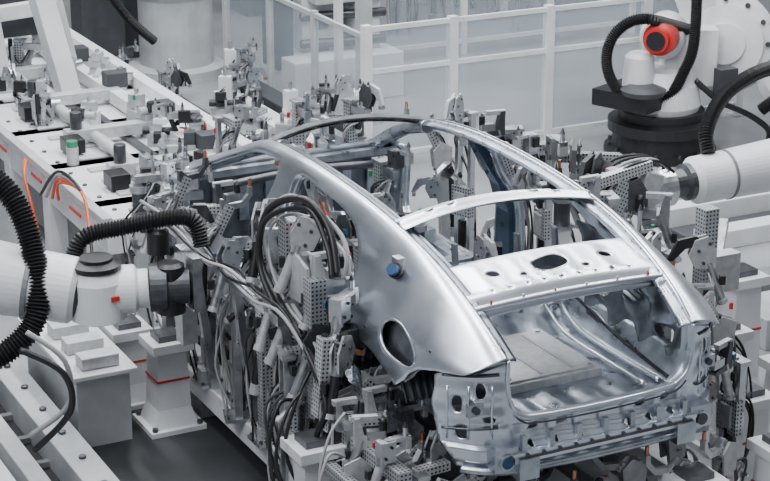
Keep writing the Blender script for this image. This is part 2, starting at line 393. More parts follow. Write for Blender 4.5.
rh=[ell(s*.71,1.30,.022,.045) for s in(-1,1)]+[ell(s*.80,1.22,.02,.05) for s in(-1,1)]+[ell(s*.67,1.14,.03,.02) for s in(-1,1)]+[ell(-.62,.94,.04,.04),ell(.62,.94,.04,.04)]+[ell(k,1.07,.035,.013,14) for k in(-.42,-.25,.25,.42)]+[ell(k,.99,.017,.017,12) for k in(-.45,-.15,.15,.45,-.3,.3)]+[ell(sx*.78,1.06,.025,.04) for sx in(-1,1)]
def rem(x,z):
    y=re_y(x);s=0
    if .90<z<.985: s=.03
    if 1.03<z<1.10 and abs(x)<.55: s=-.02
    if abs(x)>.6 and z>1.1: s=.006*math.sin(z*45)
    return (x,y-s+.006*math.sin(x*45)*(1 if z<1.1 else 0),z)
sheet('rear_end_panel',ro,rh,rem,.012,'steel',car,.006)
b=MB()
rim=[(-.585,1.47),(-.585,1.33),(-.56,1.22),(-.5,1.155),(-.4,1.135),(0,1.13),(.4,1.135),(.5,1.155),(.56,1.22),(.585,1.33),(.585,1.47)]
rim=[(q.x,q.y) for q in smooth([(a_,b_,0) for a_,b_ in rim],5)]
def P(x,z,d,e): return (x-(e if x>.3 else -e if x<-.3 else 0),re_y(x)+d,z-(e if abs(x)<.5 else 0))
for i in range(len(rim)-1):
    (x0,z0),(x1,z1)=rim[i],rim[i+1]
    for (d0,e0),(d1,e1) in (((0,0),(.05,.0)),((.05,0),(.06,.03))):
        b.face([b.addv(P(x0,z0,d0,e0)),b.addv(P(x1,z1,d0,e0)),b.addv(P(x1,z1,d1,e1)),b.addv(P(x0,z0,d1,e1))],'steel',sm=True)
b.tube([(x,re_y(x)-.01,z+.004) for x,z in rim],.010,'steel',8,sub=1)
b.tube([(x,re_y(x)-.018,z-.035) for x,z in rim[12:-12]],.005,'dsteel',6,sub=1)
b.tube([(x*.08,re_y(x*.08)-.045,.86) for x in range(-10,11)],.022,'steel2',8)
b.box((0,-.05,.94),(1.2,.05,.055),'steel')
b.box((0,-.079,.94),(1.1,.008,.012),'dsteel')
for x in [i*.1 for i in range(-6,7)]: b.cyl((x,-.08,.955),(x,-.085,.955),.010,'dsteel',n=8)
for x in [i*.17 for i in range(-3,4)]: b.box((x,-.045,1.01),(.03,.03,.09),'steel2')
for sg in(-1,1):
    b.box((sg*.62,.0,.94),(.14,.12,.13),'steel2');b.cyl((sg*.62,-.075,.93),(sg*.62,-.06,.93),.045,'mach',n=18);b.cyl((sg*.62,-.08,.93),(sg*.62,-.074,.93),.034,'bluep' if sg<0 else 'dsteel',n=18)
    b.box((sg*.5,.6,.88),(.12,1.4,.12),'steel2')
    for x in(.66,.76,.84):
        b.tube([(sg*x,re_y(x)-.008,z-(x-.62)*.12) for z in(1.04,1.2,1.34)],.007,'steel',6,sub=2)
    for z in(1.10,1.40):
        b.tube([(sg*x,re_y(x)-.012,z-(x-.62)*.12) for x in(.63,.7,.77,.83,.86)],.007,'dsteel' ,6,sub=2)
    b.box((sg*.74,re_y(.74)-.02,1.20),(.09,.03,.07),'steel2');b.cyl((sg*.74,re_y(.74)-.05,1.20),(sg*.74,re_y(.74)-.03,1.20),.02,'dsteel',n=10)
b.obj('rear_crossmember',car)
for sg in(-1,1):
    b=MB()
    for k in range(10):
        t0,t1=k/10,(k+1)/10
        def Q(t,z,o): 
            x=.60+.27*t;return (sg*(x-o),re_y(x)+.02+o,z-.06*t)
        b.face([b.addv(Q(t0,1.43,0)),b.addv(Q(t1,1.43,0)),b.addv(Q(t1,1.22,.04)),b.addv(Q(t0,1.22,.04))],'steel3',sm=True)
    b.obj('tail_lamp_pocket',car)
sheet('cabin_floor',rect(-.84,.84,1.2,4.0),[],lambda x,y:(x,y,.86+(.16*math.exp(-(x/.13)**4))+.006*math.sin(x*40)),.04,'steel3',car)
b=MB()
for y in (1.35,2.1,2.75,3.4): b.box((0,y,.93),(1.6,.12,.10),'steel2')
b.box((0,4.0,1.15),(1.6,.04,.62),'steel3');b.box((0,4.02,1.42),(1.55,.22,.05),'steel2')
for i in range(7):b.box((-.6+.2*i,3.96,1.2),(.07,.03,.3),'steel2')
for sg in(-1,1):
    b.box((sg*.48,4.5,.95),(.11,1.0,.14),'steel2');b.lathe((sg*.6,4.35,1.0),(0,0,1),[(0,.2),(.25,.17),(.30,.12),(.31,.06)],'steel2',20)
    b.box((sg*.76,4.5,1.25),(.07,1.0,.12),'steel2')
b.box((0,5.0,1.0),(1.5,.1,.16),'steel3')
b.tube([(-.6,3.85,1.35),(0,3.85,1.38),(.6,3.85,1.35)],.03,'dsteel')
b.obj('front_structure',car)
# ---------------------------------------------------------------- fixtures
rnd=random.Random(7)
CAB=['black','black','cable','cable','dgrey','cable']
def cables(b,r,pts,n,spread,rr=(.006,.010)):
    for k in range(n):
        c=r.choice(CAB) if r.random()>.06 else 'orange'
        b.tube([V(q)+V((r.uniform(-1,1),r.uniform(-1,1),r.uniform(-1,1)))*spread for q in pts],r.uniform(*rr),c,6,sub=5)
def clampj(b,r,T,s=1.):
    T0=b.T;b.T=T0@T@Matrix.Scale(s,4)
    m=r.choice(['mach','cast','mach','dsteel']);st=r.random()
    if st<.45:
        for y in(-.022,.022):b.prism([(-.05,-.03),(.06,-.03),(.10,.05),(.07,.13),(.0,.15),(-.05,.07)],(0,y,0),(1,0,0),(0,0,1),.012,m)
        b.prism([(-.02,0),(.09,-.02),(.16,-.09),(.185,-.08),(.13,.03),(.03,.05)],(.03,0,.10),(1,0,0),(0,0,1),.026,r.choice(['black','mach','cast']))
        b.box((.19,0,-.0),(.03,.04,.03),'copper' if r.random()<.2 else 'mach')
        for q in((.02,.0),(.05,.07),(-.01,.11)):b.cyl((q[0],-.034,q[1]),(q[0],.034,q[1]),.010,'dsteel',n=8)
    elif st<.75: # slide + locating pin block
        b.box((0,0,.03),(.09,.07,.12),m);b.box((.07,0,.085),(.15,.045,.022),'mach');b.box((.13,0,.05),(.03,.05,.06),'cast')
        b.cyl((.12,0,.09),(.12,0,.14),.014,'mach',n=10);b.cyl((.12,0,.14),(.12,0,.17),.014,'dsteel',r1=.004,n=10)
        for q in(-.02,.02):
            for z in(0,.06):b.cyl((-.02+z*.6,-.037,.0+z),(-.02+z*.6,-.045,.0+z),.008,'dsteel',n=6)
        b.box((-.01,.045,.04),(.05,.02,.07),'black')
    else: # bracket with bolts
        b.prism([(-.06,-.04),(.10,-.04),(.10,-.02),(.0,.0),(-.03,.13),(-.06,.13)],(0,0,0),(1,0,0),(0,0,1),.06,m)
        b.box((.06,0,.02),(.10,.05,.05),'mach');b.cyl((.10,0,.04),(.10,0,.10),.022,'black',n=12);b.cyl((.10,0,.10),(.10,0,.12),.012,'mach',n=8)
        b.box((-.0,0,.12),(.14,.035,.03),'cast')
    b.cyl((-.02,0,-.02),(-.10,0,-.22),.026,r.choice(['black','mach','cast']),n=12);b.cyl((-.015,0,0),(-.03,0,-.05),.032,'mach',n=12);b.cyl((-.10,0,-.22),(-.11,0,-.245),.031,'cast',n=12)
    b.box((-.09,.03,-.1),(.03,.03,.05),'black')
    if r.random()<.2:b.box((-.03,.06,.05),(.03,.012,.03),r.choice(['red','bluep','orange']))
    b.T=T0
def fixture(b,base,h,yaw,seed,arm=.25,kind=None):
    r=random.Random(seed);T0=b.T
    b.T=Matrix.Translation(base)@Matrix.Rotation(yaw,4,'Z')
    kind=r.choice([0,0,1,2,2,3]) if kind is None else kind
    RZ=lambda t:Matrix.Rotation(t,4,'Z');RY=lambda t:Matrix.Rotation(t,4,'Y');TR=lambda *q:Matrix.Translation(q)
    pm='perf' if r.random()<.5 else 'perfw'
    b.box((0,0,.012),(.18,.18,.024),'mach')
    for sx in(-1,1):
        for sy in(-1,1):b.cyl((sx*.07,sy*.07,.02),(sx*.07,sy*.07,.038),.011,'dsteel',n=6)
    if kind==0:
        b.box((0,0,h/2),(.075,.075,h),pm)
        b.prism([(0,0),(.10,0),(0,.2)],(.038,0,.02),(1,0,0),(0,0,1),.012,'mach')
        b.box((.02,0,h+.01),(.13,.11,.02),'mach')
        b.box((arm*.4,0,h-.05),(arm*.9,.05,.06),'mach')
        clampj(b,r,TR(arm*.6,.03,h+.02)@RZ(r.uniform(-.5,.5)))
        b.box((-.05,.0,h*.6),(.03,.12,.16),r.choice(['cast','mach']));b.cyl((-.08,0,h*.5),(-.08,0,h*.5+.18),.022,'black',n=10)
    elif kind==1:
        b.box((0,0,.06),(.13,.11,.1),'cast')
        b.beam((0,0,.1),(.05,0,h*.8),.06,.07,'mach');b.beam((.05,0,h*.8),(arm*.7,0,h),.055,.06,pm)
        b.prism([(-.06,-.08),(.06,-.08),(.08,.06),(.02,.12),(-.07,.08)],(.05,.035,h*.78),(1,0,0),(0,0,1),.014,'cast')
        b.prism([(-.06,-.08),(.06,-.08),(.08,.06),(.02,.12),(-.07,.08)],(.05,-.035,h*.78),(1,0,0),(0,0,1),.014,'cast')
        b.cyl((-.06,0,h*.35),(.0,0,h*.75),.032,'black',n=12);b.cyl((-.07,0,h*.30),(-.06,0,h*.36),.04,'cast',n=12)
        b.prism([(0,0),(.10,.01),(.16,.08),(.16,.14),(.135,.14),(.13,.09),(.09,.045),(0,.04),(-.04,.08),(-.06,.08),(-.06,.01)],(arm*.7,0,h-.03),(1,0,0),(0,0,1),.035,r.choice(['mach','cast','dsteel']))
        b.cyl((arm*.7+.148,0,h+.11),(arm*.7+.148,0,h+.16),.012,'copper',n=8)
        if h>.8:clampj(b,r,TR(.06,-.05,h*.55)@RZ(-.4),.9)
    elif kind==2:
        b.box((0,0,h*.35),(.10,.10,h*.7),r.choice(['white','cream','cast']))
        for z in (.25,.5,.7):b.box((0,0,h*z),(.14,.13,.018),'mach')
        b.cyl((0,0,h*.7),(0,0,h*.82),.055,'dsteel',n=16);b.cyl((0,0,h*.82),(0,0,h*.86),.07,'mach',n=16)
        b.box((arm*.3,0,h*.9),(arm*.9,.08,.05),'mach');b.box((arm*.3,.06,h*.9),(.1,.05,.1),'black')
        for x in(.1,.2):b.cyl((x,0,h*.92),(x,0,h+.04),.014,'mach',n=10);b.cyl((x,0,h+.04),(x,0,h+.075),.014,'dsteel',r1=.005,n=10)
        clampj(b,r,TR(arm*.75,-.05,h*.92)@RZ(r.uniform(-.6,.6)),.9)
        for z in (0,1,2,3):b.cyl((-.06,-.045+z*.03,h*.45),(-.085,-.045+z*.03,h*.45),.009,'black',n=6)
        b.box((-.06,0,h*.52),(.03,.13,.07),r.choice(['black','dgrey','mach']))
        if h>.8:clampj(b,r,TR(.08,.05,h*.45)@RZ(.5),.9)
    elif kind==3:
        for y in(-.06,.06):b.box((0,y,h/2),(.05,.03,h),'mach')
        b.box((.02,0,h*.55),(.05,.17,.22),pm);b.box((.05,0,h*.55),(.03,.1,.14),'cast')
        b.cyl((.02,0,.05),(.02,0,h*.45),.03,'black',n=12);b.cyl((.02,0,h*.44),(.02,0,h*.5),.012,'mach',n=8)
        b.box((0,0,h),(.08,.18,.03),'mach');b.box((arm*.4,0,h+.0),(arm*.8,.06,.05),pm)
        clampj(b,r,TR(arm*.6,.06,h+.03)@RZ(.3));clampj(b,r,TR(arm*.4,-.07,h*.7)@RY(.5),.8)
    else: # low carriage block with cross rail
        b.box((0,0,h*.3),(.30,.16,h*.6),r.choice(['white','cream','cast']));b.box((.0,0,h*.64),(.42,.07,.05),'mach')
        b.box((-.1,.0,h*.8),(.09,.12,h*.35),r.choice(['dgrey','cast','white']));b.cyl((.12,-.12,h*.7),(.12,.14,h*.7),.035,r.choice(['mach','black','cream']),n=14)
        b.box((.16,.0,h*.8),(.06,.10,.08),r.choice(['mach','black']));b.cyl((-.1,0,h*.97),(-.1,0,h*1.1),.02,'mach',n=10)
        if r.random()<.4:b.cyl((.05,0,h*.66),(.05,0,h*.66+.06),.022,r.choice(['green','red','bluep','cream']),n=10)
    if r.random()<.22:b.cyl((-.03,-.07,h*.9),(-.03,-.07,h*.9+.04),.013,r.choice(['green','orange','red','red']),n=8)
    cables(b,r,[(arm*.4,.03,h-.1),(arm*.1,-.05,h-.2),(-.09,0,h*.6),(-.11,.03,h*.3),(-.07,0,.03)],2 if h<.6 else 3,.035)
    b.T=T0
def fobj(name,*args,**k):
    b=MB();fixture(b,*args,**k);return b.obj(name)
BZ=.30
for i,(x,y,h,kd) in enumerate([(-1.08,4.2,1.2,2),(-1.0,3.8,1.1,0),(-1.15,3.55,1.25,1),(-.98,3.3,1.1,3),(-1.08,3.0,1.2,1),(-1.0,2.65,1.0,2),(-1.12,2.4,1.15,3),(-1.1,2.0,1.1,1),(-1.0,1.85,1.2,0),(-1.12,1.6,.8,3),(-1.05,1.05,.75,1),(-1.12,.8,.62,3),(-1.02,.5,.55,1),(-1.0,.75,.62,2),(-1.22,.62,.5,1),(-1.25,1.35,.85,3),(-.98,.28,.5,3),(-1.16,.35,.48,1),(-.98,1.0,.6,3)]):
    fobj('clamping_fixture',(x,y,BZ),h,rnd.uniform(-.35,.35),100+i,arm=.26,kind=kd)
for i,(x,y,h,kd) in enumerate([(1.2,3.9,1.3,1),(1.12,3.5,1.45,3),(1.3,3.1,1.4,0),(1.12,2.75,1.4,1),(1.15,2.25,1.4,2),(1.3,1.95,1.35,1),(1.12,1.65,1.35,3),(1.25,1.35,1.3,2),(1.15,1.1,1.15,3),(1.3,.6,1.0,1),(1.12,.3,.75,3),(1.5,2.4,1.2,2),(1.55,3.1,1.25,3)]):
    fobj('clamping_fixture',(x,y,BZ),h,math.pi+rnd.uniform(-.35,.35),200+i,arm=.26,kind=kd)
for i,(x,y,h) in enumerate([(-.7,4.5,1.2),(-.35,4.3,1.15),(0,4.45,1.25),(.35,4.3,1.2),(.7,4.5,1.35),(.5,5.0,1.25),(.95,4.9,1.35),(-.1,5.0,1.2)]):
    fobj('clamping_fixture',(x,y,BZ),h,-math.pi/2+rnd.uniform(-.5,.5),300+i,arm=.26)
for i,(x,y,h) in enumerate([(.2,2.5,1.1),(-.15,3.2,1.15),(.35,3.3,1.15),(.45,2.0,1.0),(-.3,2.3,.95),(0,1.9,.85)]):
    fobj('clamping_fixture',(x,y,BZ+.2),h-.1,rnd.uniform(0,6),330+i,arm=.24)
for i,(x,y,h) in enumerate([(-.75,.25,.42),(-.45,.1,.4),(.75,.3,.42),(.35,.1,.38),(.92,.05,.40),(-.92,.15,.45),(.6,-.02,.36),(.1,.02,.34)]):
    fobj('support_pin_unit',(x,y,BZ-.02),h,rnd.uniform(-.4,.4)+(0 if x<0 else math.pi),350+i,arm=.2,kind=1)
b=MB()
for x in(-1.0,1.0): b.box((x,2.5,.22),(.22,5.8,.16),'white')
for x in(-.5,.5): b.box((x,2.5,.22),(.14,5.8,.12),'grey')
for y in (-.1,.5,1.4,2.3,3.2,4.1,5.0): b.box((0,y,.2),(2.0,.16,.14),'grey')
for x in(-1.0,1.0):
    for y in(-.1,1.4,3.2,5.0): b.box((x,y,.07),(.2,.2,.14),'grey')
b.obj('assembly_jig_base',bevel=.008)
b=MB()
b.beam((-1.22,1.45,1.30),(-1.22,3.5,1.36),.06,.06,'mach');b.beam((-1.08,.2,.82),(-1.14,1.5,.82),.08,.08,'perf')
b.beam((-1.24,.3,.68),(-1.26,1.3,.68),.06,.06,'perf')
r5=random.Random(5)
for j in range(4):
    b.tube([(-1.26+r5.uniform(-.04,.04),y,1.37+r5.uniform(-.02,.05)) for y in (3.6,3.0,2.5,2.1,1.7,1.35)]+[(-1.22,1.1,1.2),(-1.22,.95,1.0),(-1.27,.85,.6),(-1.2,.9,.35)],.011,['black','cable','black','cable','black'][j],8)
for y in (1.5,2.2,2.9,3.4):
    b.beam((-1.08,y,.3),(-1.2,y,1.3),.05,.05,'mach');clampj(b,r5,Matrix.Translation((-1.2,y+.12,1.36))@Matrix.Rotation(.3,4,'Z'),1.1)
for y in(.35,.6,.85,1.1):clampj(b,r5,Matrix.Translation((-1.12,y,.90))@Matrix.Rotation(r5.uniform(-.4,.4),4,'Z'),1.0)
b.obj('fixture_rail')
b=MB()
def gp(q):return (q[0],q[1]-.40,q[2])
b.beam((-1.12,1.22,.3),(-1.12,1.22,1.62),.10,.10,'perf');b.beam((-1.1,1.6,.3),(-1.1,1.6,1.85),.10,.10,'perf')
b.beam((-1.2,.98,.9),(-1.15,1.0,1.35),.09,.09,'perfw');b.beam((-1.12,1.95,.3),(-1.12,1.95,1.75),.08,.08,'perfw')
b.prism([(-.12,-.1),(.14,-.12),(.16,.05),(.05,.16),(-.1,.12)],(-1.15,1.35,1.55),(0,1,0),(0,0,1),.02,'cast')
for j in range(4):
    o=(j-1.5)*.035;w_=.06*math.sin(j*2.3)
    b.tube([gp(q) for q in[(-1.02+o,1.5,1.65),(-1.0+o,1.6+w_,1.86+w_-abs(o)),(-1.08,1.85+o,1.97+w_),(-1.16+o,2.12+o,1.85+w_),(-1.2+o,2.15+o+w_,1.6),(-1.2+o,1.9,1.4),(-1.17+o,1.6+o+w_,1.25),(-1.16+o,1.35+o,1.0),(-1.22+o,1.3+w_,.8),(-1.2+o,1.3,.45)]],[.016,.022,.010,.014][j],['black','black','cable','cable'][j],8)
r6=random.Random(61)
for z in (1.35,1.5,1.65,1.8):
    b.box((-1.05,1.62,z-.05),(.14,.16,.08),['mach','cast','black','mach'][int(z*7)%4]);b.cyl((-.98,1.5,z-.05),(-.98,1.72,z-.05),.03,'dsteel',n=12)
for (x,y,z) in[(-1.05,1.25,1.6),(-1.05,1.05,1.45),(-1.1,1.45,1.75),(-1.0,1.2,1.35),(-1.0,1.45,1.45),(-1.1,1.75,1.6),(-1.1,.95,1.2),(-1.15,1.2,1.2),(-1.15,1.5,1.3),(-1.15,1.9,1.7)]:
    clampj(b,r6,Matrix.Translation((x,y,z))@Matrix.Rotation(r6.uniform(-1,1),4,'Z'),1.15)
b.obj('robot_gripper')
b=MB();r8=random.Random(8)
for k in range(5):
    x=-1.25+r8.uniform(-.1,.2);y=.2+r8.random()*1.0
    b.tube([(x,y,1.0+r8.uniform(-.1,.2)),(x-.12,y-.05,.95),(x-.2,y-.1,.7),(x-.1,y-.2,.4),(x+.05,y-.2,.2),(x+.1,y-.1,.1)],r8.uniform(.007,.014),r8.choice(['black','cable','cream','cable']),8)
b.obj('cable_bundle')
# ---------------------------------------------------------------- left robot
b=MB()
p0=V((-1.95,2.55,1.22));d=V((-.80,.42,.16)).normalized()
b.lathe(p0+d*.12,d,[(0,.17),(.03,.205),(.35,.215),(.9,.25),(2.2,.30)],'white',40)
b.lathe(p0+d*.0,d,[(0,.14),(.10,.14),(.12,.17)],'black')
b.lathe(p0+V((.0,-.0,-.16)),(0,0,1),[(0,.13),(.02,.17),(.26,.17),(.34,.13)],'white',36)
b.lathe(p0+V((0,0,.17)),(0,0,1),[(0,.15),(.03,.15),(.05,.10),(.07,.10)],'black')
b.lathe(p0+V((.10,-.02,.02)),(.94,-.3,0),[(0,.15),(.12,.15),(.14,.12),(.2,.12)],'white',36)
b.lathe(p0+V((.30,-.08,.02)),(.94,-.3,0),[(0,.15),(.10,.15),(.11,.11),(.24,.11)],'dsteel')
b.lathe(p0+V((.42,-.12,-.14)),(0,0,1),[(0,.09),(.3,.09),(.32,.06)],'black')
b.box(p0+V((.55,-.1,.05)),(.06,.3,.34),'mach');b.box(p0+V((.6,.1,-.2)),(.1,.12,.5),'cast')
b.lathe(p0+V((.45,.15,.15)),(0,0,1),[(0,.07),(.14,.07),(.16,.05)],'black')
b.box(p0+V((.05,-.17,.02)),(.05,.02,.03),'red')
b.tube([(-2.9,3.4,1.95),(-2.62,3.1,2.0),(-2.38,2.85,1.85),(-2.3,2.65,1.5),(-2.36,2.5,1.15),(-2.6,2.5,.95),(-2.9,2.6,.85)],.07,'rubber',14,ribs=.022)
b.tube([(-2.05,2.75,1.32),(-1.95,2.8,1.50),(-1.7,2.75,1.55),(-1.45,2.65,1.60),(-1.3,2.6,1.58),(-1.27,2.55,1.42)],.052,'rubber',12,ribs=.02)
for t in(.1,.4):b.lathe(p0+d*(.3+t),d,[(0,.228),(.03,.228)],'grey')
b.box((-2.33,2.65,1.3),(.12,.1,.2),'black')
b.tube([(-2.5,2.2,1.2),(-2.3,2.15,1.0),(-2.28,2.2,.7),(-2.5,2.3,.5)],.016,'cable',8)
b.tube([(-2.55,2.2,1.1),(-2.33,2.1,.95),(-2.3,2.1,.7),(-2.5,2.2,.45)],.02,'black',8)
b.lathe((-3.9,3.5,0),(0,0,1),[(0,.5),(.1,.5),(.12,.42),(.6,.4),(.62,.3)],'dgrey');b.lathe((-3.9,3.5,.6),(0,0,1),[(0,.35),(.5,.33),(1.2,.28)],'white')
b.obj('industrial_robot')
def pedestal(b,x,y,h,w=.2):
    b.box((x,y,.02),(w*1.9,w*1.9,.04),'white')
    for i,(z0,z1,w0,w1) in enumerate([(.04,.16,w*1.5,w*1.15),(.16,h-.06,w*1.15,w)]):
        q=[b.addv((x+sx*w0/2,y+sy*w0/2,z0)) for sx,sy in((-1,-1),(1,-1),(1,1),(-1,1))];t=[b.addv((x+sx*w1/2,y+sy*w1/2,z1)) for sx,sy in((-1,-1),(1,-1),(1,1),(-1,1))]
        for k in range(4):b.face([q[k],q[(k+1)%4],t[(k+1)%4],t[k]],'white')
    b.box((x,y,h-.03),(w*1.4,w*1.4,.06),'white');b.box((x,y,h+.02),(w*.8,w*.8,.04),'dsteel')
    b.box((x,y,h*.58),(w*1.13,w*1.13,.014),'red')
    for sx in(-1,1):
        for sy in(-1,1):b.cyl((x+sx*w*.78,y+sy*w*.78,.04),(x+sx*w*.78,y+sy*w*.78,.065),.02,'dsteel',n=6)
for x,y,h in [(-1.32,3.12,.62),(-1.42,3.62,.55),(-1.5,4.2,.5),(-1.28,.92,.78),(1.45,.60,.66),(1.75,1.25,.8),(1.25,.0,.62),(.55,-.12,.62),(2.1,1.0,.6),(.18,-.18,.5),(2.3,1.8,.9)]:
    b=MB();pedestal(b,x,y,h,.20);b.obj('support_pedestal')
b=MB();b.box((-1.80,3.55,.25),(.36,1.1,.5),'cream');b.box((-1.80,3.55,.51),(.44,1.2,.03),'white')
for y in(3.15,3.45,3.75,4.05):b.cyl((-1.9,y,.52),(-1.9,y,.545),.03,'mach',n=10);b.cyl((-1.7,y,.52),(-1.7,y,.545),.02,'dsteel',n=10)
for y in(3.1,3.4,3.7):b.box((-1.8,y,.57),(.25,.14,.08),'cast')
for y in(3.2,3.5,3.8):b.box((-1.615,y,.25),(.01,.2,.34),'grey')
b.obj('machine_base_block',bevel=.01)
b=MB()
for x,z,ww,mt in [(-2.15,.12,.20,'cream'),(-2.45,.10,.12,'cream'),(-2.7,.14,.16,'white'),(-3.0,.08,.1,'grey')]:
    b.box((x,3.0,z),(ww,6,z*2),mt)
b.box((-2.3,3.0,.02),(.1,6,.04),'black');b.box((-2.58,3.0,.02),(.1,6,.04),'black')
for y in [i*.4+.4 for i in range(14)]:b.box((-2.3,y,.05),(.2,.05,.06),'grey');b.cyl((-2.15,y,.24),(-2.15,y,.26),.025,'dsteel',n=8)
b.obj('floor_conveyor_rail',bevel=.006)
# ---------------------------------------------------------------- next station platform
b=MB()
b.box((-.25,8.2,.66),(1.56,6.2,.28),'white');b.box((-.25,8.2,.30),(1.3,6.0,.44),'grey')
b.box((-1.04,8.2,.80),(.08,6.3,.06),'cream');b.box((.55,8.2,.86),(.12,6.3,.12),'white')
for y in (5.5,6.6,7.7,8.8,9.9,11):b.box((-.25,y,.4),(1.6,.16,.8),'white')
for y in (5.4,6.4,7.4): b.box((-1.085,y+.3,.70),(.012,.28,.03),'red')
for y in [5.3+.35*i for i in range(16)]:b.box((-.6,y,.81),(.3,.1,.02),'cream');b.cyl((-.9,y,.8),(-.9,y,.815),.02,'dsteel',n=8)
b.cyl((-.45,5.6,.88),(-.45,10.8,.88),.05,'cream');b.beam((.15,5.4,.88),(.15,11,.88),.12,.12,'white');b.beam((-.15,5.4,.82),(-.15,11,.82),.08,.03,'dgrey')
for y in(6.0,7.1,8.3,9.4,10.4):
    b.box((-.25,y,.9),(.9,.12,.10),'cast');b.box((.2,y+.1,1.0),(.2,.16,.14),'dgrey');b.cyl((-.6,y,.95),(-.6,y,1.1),.05,'dsteel',n=14);b.box((-.7,y-.2,.88),(.16,.2,.12),'black')
b.obj('transfer_platform',bevel=.008)
for i in range(18):
    x=rnd.uniform(-.7,.45);y=5.3+i*.32
    fobj('clamping_fixture',(x,y,.80),rnd.uniform(.18,.34),rnd.uniform(0,6),400+i,arm=.3,kind=[4,4,0,4,2,4][i%6])
b=MB()
for j in range(4):
    b.tube([(-1.15-.03*j,5.9+.06*j,.75),(-1.2,5.7,.95+.03*j),(-1.15,5.3,.98),(-1.2,5.0,.8),(-1.3,4.6,.5+.02*j),(-1.3,4.2,.4)],.013,['orange','orange','cable','black'][j],8)
b.cyl((-.8,6.6,.8),(-.8,6.6,.95),.05,'cream');b.cyl((-.8,6.6,.95),(-.8,6.6,1.0),.045,'green')
for j in range(2):b.tube([(-1.1,6.9+.05*j,.8),(-1.18,6.7,.7),(-1.16,6.5,.35),(-1.2,6.3,.05)],.013,'orange',8)
b.obj('cable_bundle')
# ---------------------------------------------------------------- far right machines
b=MB()
b.lathe((5.3,7.0,0),(0,0,1),[(0,.55),(.06,.55),(.08,.48),(.22,.46),(.24,.52),(.34,.52),(.36,.42),(.44,.42)],'black',36)
for i in range(14):
    t=i*math.pi/7;b.cyl((5.3+.51*math.cos(t),7+.51*math.sin(t),.05),(5.3+.51*math.cos(t),7+.51*math.sin(t),.1),.022,'dsteel',n=6)
b.lathe((5.3,7.0,.44),(0,0,1),[(0,.36),(.06,.38),(.26,.34),(.40,.26)],'white',36)
b.box((5.0,7.0,.60),(.62,.62,.16),'black',Matrix.Rotation(.4,3,'Z'));b.lathe((4.9,6.75,.68),(0,0,1),[(0,.2),(.05,.22),(.08,.15)],'dgrey')
nrm=V((-.55,-.80,.15)).normalized()
b.lathe(V((6.0,7.0,1.02))-nrm*.3,nrm,[(0,.50),(.25,.52),(.30,.47),(.38,.47),(.40,.38),(.46,.38),(.48,.20),(.52,.2),(.53,.08)],'white',40)
b.lathe(V((6.0,7.0,1.02))+nrm*.081,nrm,[(0,.40),(.012,.40)],'dgrey',40);b.lathe(V((6.0,7.0,1.02))+nrm*.165,nrm,[(0,.24),(.01,.24)],'grey',40)
for i in range(12):
    t=i*math.pi/6;xx=V((.82,-.56,0));yy=nrm.cross(xx).normalized();c=V((6,7,1.02))+nrm*.09+(xx*math.cos(t)+yy*math.sin(t))*.43;b.cyl(c,c+nrm*.03,.026,'dsteel',n=8)
b.box((5.62,7.05,.95),(.5,.5,.55),'white',Matrix.Rotation(-.5,3,'Z'))
b.beam((5.9,7.2,1.2),(5.3,7.6,2.9),.42,.36,'white')
b.lathe((5.22,6.9,1.18),(-.75,-.6,.05),[(0,.13),(.02,.16),(.18,.16),(.20,.12),(.28,.12)],'red',20);b.lathe((5.22,6.9,1.18),(-.75,-.6,.05),[(.275,.09),(.30,.09)],'black',20)
b.lathe((5.4,7.1,1.16),(-.75,-.6,0),[(0,.22),(.2,.22),(.25,.18)],'white',28)
b.lathe((4.98,6.95,.7),(0,0,1),[(0,.16),(.3,.14),(.34,.10)],'white',24)
c=V((4.98,6.85,.98));ex=V((.87,-.45,0));ez=V((0,.1,1)).normalized()
ring=[c+ex*(.38*math.cos(t))+ez*(.40*math.sin(t)) for t in [math.radians(q) for q in range(70,341,18)]]
b.tube([c+ex*.45+ez*.25+V((.1,.2,0))]+ring+[c+ex*.46+ez*.1,c+ex*.5+ez*.5,c+ex*.5+ez*1.0,c+ex*.45+ez*1.5],.055,'rubber',12,ribs=.02)
b.tube([V((6.2,6.6,.4)),V((6.5,6.3,.75)),V((6.9,6.1,.85)),V((7.2,6,.9))],.06,'rubber',12,ribs=.02)
b.lathe((6.6,6.7,.7),nrm,[(0,.3),(.15,.33),(.2,.25)],'white',30)
b.tube([V((5.5,6.75,.75)),V((5.7,6.6,.55)),V((6.0,6.55,.4)),V((6.3,6.6,.2)),V((6.4,6.7,.03))],.03,'black',8);b.box((5.75,6.6,.75),(.2,.12,.25),'dgrey')
b.obj('industrial_robot')
b=MB()
q=V((2.2,2.3,1.42));dx=V((.96,-.05,.05)).normalized()
b.lathe(q,dx,[(0,.13),(.04,.165),(.3,.17),(.9,.19),(2.2,.22)],'white',40)
b.lathe(q+dx*.28,dx,[(0,.176),(.02,.176)],'grey',40)
b.lathe(q-dx*.16,dx,[(0,.10),(.1,.10),(.12,.13),(.17,.13)],'dsteel',24)
b.lathe(q-dx*.3,dx,[(0,.12),(.05,.14),(.14,.14)],'mach',24)
b.tube([q+V((.15,.0,.18)),q+V((.2,.1,.32)),q+V((.45,.25,.5)),q+V((.8,.3,.62)),q+V((1.3,.4,.6))],.05,'rubber',12,ribs=.02)
b.lathe((4.6,2.2,0),(0,0,1),[(0,.5),(.1,.5),(.12,.4),(.5,.4),(.52,.32),(1.6,.3)],'white',30)
b.obj('industrial_robot')
b=MB()
b.box(q+V((-.42,0,0)),(.14,.30,.30),'cast',Matrix.Rotation(.3,3,'Y'));b.box(q+V((-.6,.1,.05)),(.22,.07,.26),'mach',Matrix.Rotation(.5,3,'Y'))
